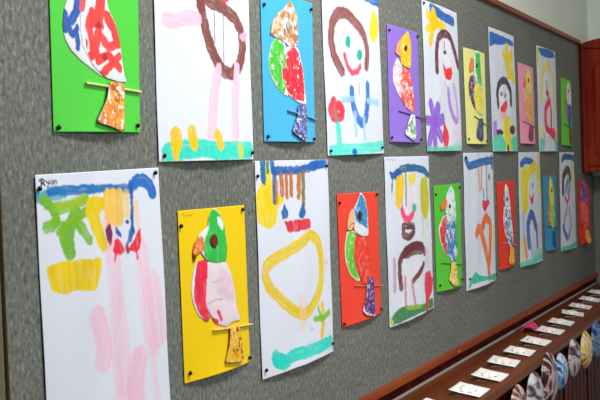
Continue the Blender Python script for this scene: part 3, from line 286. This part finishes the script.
  {"id":"B8","label":"white and blue parrot collage on dark red flat sheet with orange tail","q":[[3.1257,1.4501],[3.3437,1.4536],[3.3228,1.1556],[3.1279,1.1533]],"size":[210,297],"col":"cc3a2c","gain":1.131,"ops":[],"pieces":[["wing",[65.1,87.8,89.1,85.9,90.5,140.8,109.5,211.0,74.0,187.3,54.4,138.1],"d8c8cc",[["M","c06060",0.95,8,0.3]]],["body",[76.9,88.6,142.8,99.6,164.4,156.7,178.1,210.1,152.2,246.0,102.9,213.8,68.7,152.8],"d6dde4",[["M","4a70a8",0.95,10,0.5]]],["head",[87.3,8.8,115.8,18.7,138.8,68.2,148.5,106.9,82.0,99.1,72.0,50.7],"dfe3e6",[["M","88a0b8",0.95,8,0.25]]],["beak",[74.4,37.2,78.4,57.9,62.6,77.4,52.5,59.9],"a88878",[]],["eye",[89.9,62.0,100.1,54.0,108.9,63.0,98.5,72.8],"303438",[]],["tail",[121.1,225.8,175.2,237.7,177.7,286.7,122.3,293.1,90.8,279.5,109.7,255.7],"e4a444",[["M","d87040",0.95,7,0.2],["M","f0d080",0.95,7,0.2]]]],"stick":[41.1,208.2,226.5,231.9],"sc":"d8b890","thin":1,"pins":[]},
  {"id":"B10","label":"yellow and green parrot collage on blue sheet in the lower row","q":[[3.74,1.4584],[3.9527,1.4584],[3.958,1.1579],[3.751,1.1619]],"size":[210,297],"col":"3f8ab8","gain":1.175,"ops":[],"pieces":[["wing",[61.2,112.2,85.9,109.1,86.2,161.0,102.8,213.8,65.1,191.8,47.1,151.2],"c06858",[["M","d8a050",0.95,8,0.3]]],["body",[85.9,109.1,151.0,115.5,169.0,164.7,151.2,204.3,109.8,222.2,80.5,176.7],"7cb450",[["M","c8d868",0.95,9,0.3]]],["head",[98.9,1.9,132.8,14.6,158.1,67.5,158.1,123.9,84.1,121.0,76.5,65.0],"dcc044",[["M","ecd888",0.95,8,0.25]]],["beak",[81.7,41.3,87.7,65.4,68.7,84.6,56.8,68.4],"d88848",[]],["eye",[101.8,57.8,114.4,50.2,126.3,58.5,111.4,70.1],"33261c",[]],["tail",[119.8,222.7,156.0,228.8,156.7,281.4,121.1,291.2,94.2,269.4],"2c4888",[["M","4a68a8",0.95,7,0.25]]]],"stick":[31.8,198.0,212.6,219.7],"sc":"44708a","thin":1,"pins":[]},
  {"id":"B12","label":"curled red sheet with purple headed parrot collage at far end of lower row","q":[[4.3612,1.4241],[4.5543,1.4335],[4.5384,1.1595],[4.3522,1.1287]],"size":[210,297],"col":"bc3028","gain":1.2,"ops":[],"pieces":[["wing",[58.5,92.2,89.7,86.4,94.7,153.2,116.7,223.6,72.1,187.3,49.0,137.3],"c84838",[["M","d88878",0.95,8,0.3]]],["body",[82.2,90.3,152.5,103.5,195.8,169.0,173.4,224.6,122.5,239.1,85.8,170.7],"c03830",[["M","dc8880",0.95,8,0.35]]],["head",[91.2,1.6,136.4,19.2,168.0,66.1,170.9,115.7,80.8,104.2,68.0,46.6],"54489c",[["M","9088c0",0.95,8,0.25]]],["beak",[71.3,37.6,80.4,61.9,60.0,78.4,43.6,58.2],"c87848",[]],["eye",[95.8,49.2,110.7,41.1,126.2,52.1,108.4,64.7],"26222c",[]],["tail",[115.7,232.9,171.2,248.8,183.7,305.9,132.9,308.7,99.4,272.5],"d8904c",[["M","c85c3c",0.95,7,0.25]]]],"stick":[35.1,199.5,214.7,242.6],"sc":"a05838","thin":1,"curl":1,"pins":[]}
]

class Sheet:
    def __init__(s, d):
        s.d = d; s.w, s.h = d['size']; s.q = np.array(d['q']); s.org = np.array([s.q[:, 0].mean(), 0, s.q[2:, 1].mean()])
        s.ph = RNG.uniform(0, 6.28, 4); s.curl = d.get('curl', 0); s.white = 'pieces' not in d
    def off(s, a, b):
        a_ = np.clip(a, 0, 1); b_ = np.clip(b, 0, 1)
        o = .0022+.0028*np.sin(np.pi*a_)*np.sin(np.pi*b_)+.008*np.sin(np.pi*a_)**1.0*b_**6+.002*np.sin(np.pi*a_)*(1-b_)**6
        if s.white: o = o+.0009*(1+np.sin(2*np.pi*(a_*3.1+.25*b_)+s.ph[0]))*np.sin(np.pi*a_)+.0005*(1+np.sin(2*np.pi*(a_*1.3+b_*1.7)+s.ph[1]))
        if s.curl: o = o+.05*np.clip(np.abs(a_-.12)-.1, 0, 1)**2+.012*(b_-.5)**2*4*a_
        return o
    def world(s, p, extra=0):
        a = p[:, 0]/s.w; b = p[:, 1]/s.h; q = s.q
        if s.curl: a = a*.8
        A = a[:, None]; B = b[:, None]
        uz = (q[0]*(1-A)+q[1]*A)*(1-B)+(q[3]*(1-A)+q[2]*A)*B
        y = BOARD_Y-(s.off(a, b)+extra)
        return np.stack([uz[:, 0], y, uz[:, 1]], 1)-s.org
    def sheet_mesh(s, name, step):
        nx = int(s.w/step); ny = int(s.h/step)
        X, Y = np.meshgrid(np.linspace(0, s.w, nx+1), np.linspace(0, s.h, ny+1)); p = np.stack([X.ravel(), Y.ravel()], 1)
        C = paint(p, s.d['col'], s.d['ops'], s.d['gain'], s.d.get('bold', 1))
        pv = p.copy()
        if s.curl:   # softly rounded, worn corners
            e = np.abs(p[:, 1]/s.h-.5)*2; t = p[:, 0]/s.w
            pv[:, 0] = s.w*(t*(1-.5*e**4)+.10*e**3*(1-t))
        V = s.world(pv)
        i = np.arange(ny)[:, None]*(nx+1)+np.arange(nx)[None]
        F = np.stack([i, i+nx+1, i+nx+2, i+1], -1).reshape(-1, 4)
        return grid_mesh(name, V, F, C)
    def piece_mesh(s, name, outline, base, ops, step, lift, dome=1.2):
        poly = chaikin(np.array(outline, float).reshape(-1, 2), True, 2)
        lo = poly.min(0)-step; hi = poly.max(0)+step
        nx = max(2, int((hi[0]-lo[0])/step)); ny = max(2, int((hi[1]-lo[1])/step))
        X, Y = np.meshgrid(lo[0]+np.arange(nx+1)*step, lo[1]+np.arange(ny+1)*step); p = np.stack([X.ravel(), Y.ravel()], 1)
        i = np.arange(ny)[:, None]*(nx+1)+np.arange(nx)[None]
        F = np.stack([i, i+nx+1, i+nx+2, i+1], -1).reshape(-1, 4)
        cen = p[F].mean(1); F = F[inside(cen, poly)]
        cnt = np.bincount(F.ravel(), minlength=len(p)); bd = np.nonzero((cnt > 0) & (cnt < 4))[0]
        n = len(poly)           # pull the rim vertices onto the cut line
        best = np.full(len(bd), 1e9); tgt = p[bd].copy()
        for k in range(n):
            a = poly[k]; b = poly[(k+1) % n]; ab = b-a; l2 = max(ab@ab, 1e-9)
            t = np.clip(((p[bd]-a)@ab)/l2, 0, 1); c = a+t[:, None]*ab; dd = np.hypot(*(p[bd]-c).T)
            m = dd < best; best[m] = dd[m]; tgt[m] = c[m]
        p[bd] = tgt
        use = np.unique(F); mp = np.full(len(p), -1); mp[use] = np.arange(len(use)); F = mp[F]; p = p[use]
        C = paint(p, base, ops, s.d['gain'], 1, .8, 1.0, 3.2)
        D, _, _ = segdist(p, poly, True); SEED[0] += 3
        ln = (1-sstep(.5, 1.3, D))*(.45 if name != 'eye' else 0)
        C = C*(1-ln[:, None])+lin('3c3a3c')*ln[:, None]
        ext = lift+(dome*(1-np.exp(-D/7))+1.1*(vnoise(p/16, SEED[0])-.5)*(1-np.exp(-D/5)))
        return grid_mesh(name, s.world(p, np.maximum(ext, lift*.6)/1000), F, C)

STICKS = {}
def stick_mat(c):
    if c not in STICKS: STICKS[c] = mat_plain('stick_'+c, c, .55, .18, 90)
    return STICKS[c]
def tube(pts, r, name, mat, parent):
    cu = bpy.data.curves.new(name, 'CURVE'); cu.dimensions = '3D'; sp = cu.splines.new('POLY'); sp.points.add(len(pts)-1)
    for k, q in enumerate(pts): sp.points[k].co = (*q, 1)
    cu.bevel_depth = r; cu.bevel_resolution = 2; cu.use_fill_caps = True
    tmp = bpy.data.objects.new('t', cu); COL.objects.link(tmp)
    dg = bpy.context.evaluated_depsgraph_get(); me = bpy.data.meshes.new_from_object(tmp.evaluated_get(dg))
    bpy.data.objects.remove(tmp); bpy.data.curves.remove(cu)
    me.materials.clear(); me.name = name
    return link(name, me, mat, parent)

PARTNAME = {'head': 'head', 'beak': 'beak', 'eye': 'eye', 'wing': 'wing', 'body': 'body', 'tail': 'tail'}
pin_src = None
def place_pin(loc, label):
    global pin_src
    if pin_src is None:
        mb = MB()
        mt = Matrix.Rotation(math.pi/2, 4, 'X')      # +z of the profile turns to -y, into the room
        mb.lathe([(.0006, -.008), (.0007, .0), (.0017, .0), (.0017, .0014), (.0036, .0019), (.0038, .0028), (.0032, .0042), (.0017, .0054), (.0006, .0057)], 16, mt)
        pin_src = o = mb.build('drawing_pin', PIN, None, True)
    else:
        o = pin_src.copy(); COL.objects.link(o)
    o.location = loc
    tag(o, label, 'drawing pin', 'drawing pins holding the sheets')

for d in SHEETS:
    sh = Sheet(d)
    near = sh.org[0]
    step = 1.5 if near < 1.9 else (2.0 if near < 2.8 else 2.5)
    if sh.white:
        o = link('painting', sh.sheet_mesh('painting', step), PAPER); o.location = sh.org
        thicken(o, .0003)
        tag(o, d['label'], 'painting', 'paintings on white sheets')
    else:
        root = empty('parrot_collage', sh.org); tag(root, d['label'], 'parrot collage', 'parrot collages on coloured sheets')
        thicken(link('backing_sheet', sh.sheet_mesh('backing_sheet', step), PAPER, root), .0003)
        # perch stick lies on the sheet under the tail
        sp = np.array(d['stick']).reshape(-1, 2); t = np.linspace(0, 1, 14)[:, None]
        r = .0013 if d['thin'] else .0022
        pp = sp[0]*(1-t)+sp[1]*t
        tube(sh.world(pp, r+.0006), r, 'perch', stick_mat(d['sc']), root)
        order = {'wing': .5, 'body': 1.0, 'head': 1.5, 'beak': 2.4, 'eye': 4.2, 'tail': 5.2 if not d['thin'] else 3.4}
        made = {}
        for nm, ol, base, ops in d['pieces']:
            me = sh.piece_mesh(nm, ol, base, ops, min(step, 1.5 if nm not in ('eye', 'beak') else 1.0), order[nm], .5 if nm in ('eye', 'beak') else 1.2)
            par = made.get('head', root) if nm in ('eye', 'beak') else root
            o = thicken(link(nm, me, PAPER, par), .0004); made[nm] = o
    for (mx, my), lab in d['pins']:
        w = sh.world(np.array([[mx, my]], float), .0003)[0]+sh.org
        place_pin(w, lab)

# ------------------------------------------------------------------ room
bx0_ = .918
EX = 4.705                                   # end wall
def struct(name, mb, mat): 
    o = mb.build(name, mat); tag(o, kind='structure'); return o
struct('wall_left', MB().box(-1.2, EX+.12, .003, .12, 0, 3.0), WALL)
struct('wall_far', MB().box(EX, EX+.12, -3.6, .003, 0, 3.0), WALL2)
struct('trim_1', MB().box(bx0_-.09, bx0_-.0065, .0004, .0028, 0, 3.0, .001), mat_plain('olive_trim', '6c6844', .55, .06, 20))
struct('floor', MB().box(-1.2, EX+.12, -3.6, .12, -.05, 0), FLOORM)
struct('ceiling', MB().box(-1.2, EX+.12, -3.6, .12, 3.0, 3.05), CEIL)

# notice board: two felt panels between mahogany rails
bx0 = .918
root = empty('notice_board', (bx0, 0, .955)); O = (bx0, 0, .955)
tag(root, 'long grey felt notice board with mahogany rails covered in pinned sheets', 'notice board')
MB(O).box(bx0, 4.249, 0, .0028, .955, 2.05, .0008).build('felt_panel', FELT, root)
MB(O).box(4.2515, EX-.001, 0, .0028, .955, 2.05, .0008).build('felt_panel', FELT, root)
MB(O).box(bx0-.008, 4.463, -.013, .012, 2.042, 2.062, .003).build('top_rail', RAIL, root)
MB(O).box(bx0-.008, EX-.001, -.015, .0028, .957, .9755, .003).build('bottom_rail', RAIL, root)
MB(O).box(bx0-.004, bx0-.0005, -.003, .0028, .978, 2.04, .001).build('edge_strip', EDGE, root)
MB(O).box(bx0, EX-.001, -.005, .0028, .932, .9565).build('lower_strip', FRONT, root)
MB(O).lathe([(.0045, -.001), (.0045, .001), (.003, .0022), (.0005, .0026)], 14, Matrix.Translation((2.66-bx0, -.0148, .966-.955)) @ Matrix.Rotation(math.pi/2, 4, 'X')).build('screw_cap', mat_plain('brass_cap', 'c08a50', .35, .1, 200), root)

o = MB((EX-.006, -.5, .95)).box(EX-.012, EX-.0005, -1.1, -.004, .925, 1.44, .001).build('felt_panel', FELT)  # dark felt sheet added to stand for the cupboard's shade on the far wall
tag(o, 'dark grey panel added as shade on the far wall under the corner cupboard', 'shade panel')
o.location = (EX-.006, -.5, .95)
# ------------------------------------------------------------------ low cupboard under the board
CZ0, CT = .921, .022
cx0, cx1, cy = .95, EX-.002, -.205
O = (cx0, 0, 0)
root = empty('low_cupboard', O)
tag(root, 'long low dark red wooden cupboard with narrow brown top under the notice board', 'cupboard')
MB(O).box(cx0, cx1, cy, .002, CZ0-CT, CZ0, .003).build('worktop', TOPW, root)
MB(O).box(cx0+.01, cx1, cy+.02, .001, .09, CZ0-CT-.001).build('carcass', FRONT, root)
MB(O).box(cx0+.02, cx1, cy+.06, .0, 0, .0895).build('plinth', FRONT, root)
x = cx0+.012
nd = 0
while x < cx1-.05:
    w = min(.36, cx1-.002-x)
    mb = MB(O)
    mb.box(x+.003, x+w-.003, cy+.007, cy+.0195, .10, CZ0-CT-.034, .002)
    k = x+.012
    while k < x+w-.03:                      # narrow tongue-and-groove boards
        mb.box(k, min(k+.055, x+w-.01), cy+.0, cy+.007, .11, CZ0-CT-.044, .0028); k += .058
    mb.build('door', FRONT, root); x += w
# ------------------------------------------------------------------ craft cards on the worktop
def craft_card(cx, cyy, ang, sx, sy, label, tone, k):
    root = empty('craft_card', (cx, cyy, CZ0)); root.rotation_euler.z = ang
    tag(root, label, 'card', 'white craft cards along the cupboard top')
    # lower leaf lies flat, upper leaf is hinged along the front edge and stands a little open
    MB().box(-sx*.44, sx*.5, -sy*.5, sy*.34, .0003, .0012).build('lower_leaf', GREENP, root)
    tilt = .15
    nx = 12; bm = bmesh.new(); g = []
    rr = random.Random(k)
    b1, b2 = rr.uniform(.001, .004), rr.uniform(.0, .003)
    for j in range(nx+1):
        g.append([bm.verts.new(((i/nx-.5)*sx, j/nx*sy, .0002+b1*(2*i/nx-1)**2*.5+b2*max(0, j/nx-.6)**2*4)) for i in range(nx+1)])
    for j in range(nx):
        for i in range(nx): bm.faces.new((g[j][i], g[j][i+1], g[j+1][i+1], g[j+1][i])).smooth = True
    me = bpy.data.meshes.new('upper_leaf'); bm.to_mesh(me); bm.free()
    leaf = link('upper_leaf', me, CARD, root); leaf.location = (0, -sy*.5, .0016); leaf.rotation_euler.x = tilt; md = leaf.modifiers.new('t', 'SOLIDIFY'); md.thickness = .0006; md.offset = 1
    # crumpled tissue rosette glued to the middle
    bm = bmesh.new(); n = 28; rings = 6; rx, ry = rr.uniform(.030, .037), rr.uniform(.022, .028)
    c0 = bm.verts.new((0, 0, .010)); prev = None
    for q in range(1, rings+1):
        t = q/rings; ring = []
        for a in range(n):
            th = 2*math.pi*a/n; w = 1+.12*math.sin(5*th+k)*t+.08*rr.uniform(-1, 1)
            ring.append(bm.verts.new((rx*t*w*math.cos(th), ry*t*w*math.sin(th), .004+(.009*(1-t)+.004*t*math.sin(7*th+k))*rr.uniform(.7, 1.2)+(0 if q < rings else -.002))))
        for a in range(n):
            if prev is None: bm.faces.new((c0, ring[a], ring[(a+1) % n]))
            else: bm.faces.new((prev[a], ring[a], ring[(a+1) % n], prev[(a+1) % n]))
        prev = ring
    for f in bm.faces: f.smooth = True
    me = bpy.data.meshes.new('tissue_rosette'); bm.to_mesh(me); bm.free()
    o = link('tissue_rosette', me, tone, leaf); o.location = (0, sy*.52, -.001); md = o.modifiers.new('t', 'SOLIDIFY'); md.thickness = .001
GREENP = mat_plain('pale_green_paint', 'bccab4', .6, .1, 80)
TONES = [mat_plain('tissue_cream', 'f4ece0', .8, .05, 90), mat_plain('tissue_peach', 'f2e4d8', .8, .05, 90), mat_plain('tissue_pink', 'f1e0da', .8, .05, 90)]
ORD = ['nearest', 'second', 'third', 'fourth', 'fifth', 'sixth', 'seventh', 'eighth', 'ninth', 'tenth', 'eleventh', 'twelfth']
cards = [(2.185, -.118, .0, 0), (2.387, -.138, .02, 0), (2.570, -.136, .03, 0), (2.765, -.118, .1, 1), (2.935, -.118, .05, 0), (3.115, -.122, .0, 2), (3.325, -.118, .03, 1),
         (3.520, -.110, .04, 1), (3.735, -.104, .2, 0), (3.925, -.092, .06, 1), (4.135, -.088, .02, 0), (4.36, -.080, .0, 2)]
for k, (x, y, a, t) in enumerate(cards):
    craft_card(x-.03, y-.006, a, .098, .082, ['small white craft card with tissue rosette, %s of the row on the cupboard top' % ORD[k], 'small white craft card with tissue rosette, last of the row by the far wall'][k == 11], TONES[t], k)

# folded pink paper
bm = bmesh.new(); n = 16; rr = random.Random(3); g = []
for j in range(n+1):
    g.append([bm.verts.new((.075*(i/n-.5), .055*(j/n-.5), .004+.019*math.exp(-((j/n-.5)/.38)**4)*(1-.15*math.cos(9*i/n))+rr.uniform(0, .003))) for i in range(n+1)])
for j in range(n):
    for i in range(n): bm.faces.new((g[j][i], g[j][i+1], g[j+1][i+1], g[j+1][i]))
me = bpy.data.meshes.new('paper_scrap'); bm.to_mesh(me); bm.free()
o = link('paper_scrap', me, mat_plain('pink_paper', 'd43a66', .6, .1, 60)); o.location = (3.315, -.048, CZ0-.0005); o.rotation_euler.z = .12
md = o.modifiers.new('t', 'SOLIDIFY'); md.thickness = .003; md.offset = -1
tag(o, 'crumpled pink paper scrap lying behind the white cards on the cupboard top', 'paper scrap')

# ------------------------------------------------------------------ marbled dishes on the front
PL = [(2.385, .835, .062, 'cream and brown marbled dish, nearest on the cupboard front', ['8a6a54', 'c8a890', 'e6d6c4', '7a5040']),
      (2.575, .832, .068, 'pinkish brown marbled dish, second along the cupboard front', ['5c3a30', 'a88272', 'd8bcae', '7a5244', '3c2420']),
      (2.748, .822, .080, 'white dish with dark purple marbling on the cupboard front', ['2c1c24', '6c5a64', 'c8c0c2', 'dcd6d6', '3c2832']),
      (2.922, .842, .086, 'largest dish, brown with white marbled swirls on the cupboard front', ['2c100c', '54281f', 'd6c6c2', '58281f', '3a1812']),
      (3.075, .836, .060, 'blue and white marbled dish on the cupboard front', ['142c54', '3c78b4', '8cb4d0', 'd0d8e0', '1c4478']),
      (3.265, .846, .066, 'grey and white marbled dish beside the yellow one', ['3a1c1c', '6a4c50', 'd8d0d4', '4c2c30']),
      (3.455, .838, .068, 'golden yellow marbled dish on the cupboard front', ['a06c1c', 'd4a43c', 'ecc868', 'dcd6b8', 'b8841c']),
      (3.640, .842, .070, 'dark blue marbled dish with pale patch, furthest on the cupboard front', ['101c54', '2c3c90', '6c9cb8', '20306c', 'a0b4c4'])]
for k, (x, z, r, lab, cols) in enumerate(PL):
    mb = MB()
    mt = Matrix.Rotation(math.pi/2, 4, 'X')
    mb.lathe([(r*.9, .0), (r, .0), (r*1.0, .0022), (r*.95, .0065), (r*.85, .0125), (r*.68, .0185), (r*.45, .0225), (r*.2, .024), (.0005, .0243)], 40, mt)
    o = mb.build('marbled_dish', mat_marble('marbling_%d' % k, cols, 9.5 if r < .08 else 8, 1.9), None, True)
    o.location = (x, cy+.0008, z); o.rotation_euler = (0, random.uniform(-3, 3), 0)
    tag(o, lab, 'dish', 'marbled dishes mounted on the cupboard front')

# ------------------------------------------------------------------ diagonal corner cupboard
ax, s_ = 4.465, EX-.002-4.465                 # left edge on the board, side length
zb, zt = 1.463, 2.046
O = (ax, -.002, zb)
root = empty('corner_cupboard', O)
tag(root, 'reddish brown wooden corner wall cupboard with arched top hung across the far corner', 'cupboard')
yb = -.002
foot = [(ax, yb, zb), (EX-.003, yb, zb), (EX-.003, yb-s_, zb)]
MB(O).prism([(p[0], p[1], zb+.004) for p in foot], (0, 0, zt-zb-.004)).build('carcass', CABW, root)
# the face runs along d = (1,-1)/sqrt2, outward normal n = (-1,-1)/sqrt2
Lf = s_*math.sqrt(2); dv = Vector((1, -1, 0))/math.sqrt(2); nv = Vector((-1, -1, 0))/math.sqrt(2); P0 = Vector((ax, yb, 0))
def F(s, h, z): return P0+dv*s+nv*h+Vector((0, 0, z))
def face_box(mb, s0, s1, z0, z1, h0, h1, bevel=.002):
    return mb.prism([F(s0, h0, z0), F(s1, h0, z0), F(s1, h0, z1), F(s0, h0, z1)], nv*(h1-h0), bevel)
# arched pediment
arch = [F(0, .0005, zt-.02)]+[F(Lf, .0005, zt-.02)]
for k in range(13):
    t = 1-k/12
    arch.append(F(Lf*t, .0005, zt-.004+.034*math.sin(math.pi*t)**.8))
MB(O).prism(arch, nv*.022, .002).build('pediment', CABW, root)
fr = MB(O)
face_box(fr, 0, .022, zb, zt-.021, .0005, .018); face_box(fr, Lf-.022, Lf, zb, zt-.021, .0005, .018)
face_box(fr, .0225, Lf-.0225, zb, zb+.022, .0005, .018)
fr.build('face_frame', CABW, root)
dr = face_box(MB(O), .026, Lf-.026, zb+.026, zt-.022, .0006, .013).build('door', CABW, root)
# arched raised panel on the door
pa = [F(.062, .0135, zb+.075), F(Lf-.062, .0135, zb+.075)]
for k in range(11):
    t = 1-k/10; pa.append(F(.062+(Lf-.124)*t, .0135, zt-.105+.05*math.sin(math.pi*t)))
MB(O).prism(pa, nv*.009, .006).build('raised_panel', CABW, dr)

# ------------------------------------------------------------------ light
def area(name, loc, target, size, sizey, power, col):
    l = bpy.data.lights.new(name, 'AREA'); l.shape = 'RECTANGLE'; l.size = size; l.size_y = sizey; l.energy = power; l.color = col
    o = bpy.data.objects.new(name, l); COL.objects.link(o); o.location = loc
    o.rotation_euler = (Vector(target)-Vector(loc)).to_track_quat('-Z', 'Y').to_euler(); return o
area('window_daylight', (1.35, -2.5, 2.05), (1.8, 0, 1.4), 1.2, 1.1, 28, (.90, .955, 1))
area('ceiling_lamp', (1.75, -.95, 2.93), (1.85, -.5, 0), 1.2, .3, 43, (.97, .98, 1))
w = bpy.data.worlds.new('room_light'); S.world = w; w.use_nodes = True
w.node_tree.nodes['Background'].inputs[0].default_value = (.85, .93, 1, 1)
w.node_tree.nodes['Background'].inputs[1].default_value = .05

# ------------------------------------------------------------------ camera
CAM = {'f': 956.7424028571706, 'D': 0.9419981344538116, 'R': [[0.473966, -0.879757, -0.037203], [0.041198, -0.020049, 0.99895], [0.879579, 0.475001, -0.026742]]}
cd = bpy.data.cameras.new('camera'); co = bpy.data.objects.new('camera', cd); COL.objects.link(co); S.camera = co
cd.sensor_width = 36; cd.lens = CAM['f']/600*36; cd.clip_start = .02
r_, u_, f_ = CAM['R']
M4 = Matrix(((r_[0], u_[0], -f_[0], 0), (r_[1], u_[1], -f_[1], -CAM['D']), (r_[2], u_[2], -f_[2], 1.5), (0, 0, 0, 1)))
co.matrix_world = M4
S.view_settings.view_transform = 'Standard'; S.view_settings.look = 'None'
S.view_settings.gamma = 1; S.view_settings.exposure = 0.0; S.view_settings.use_curve_mapping = False
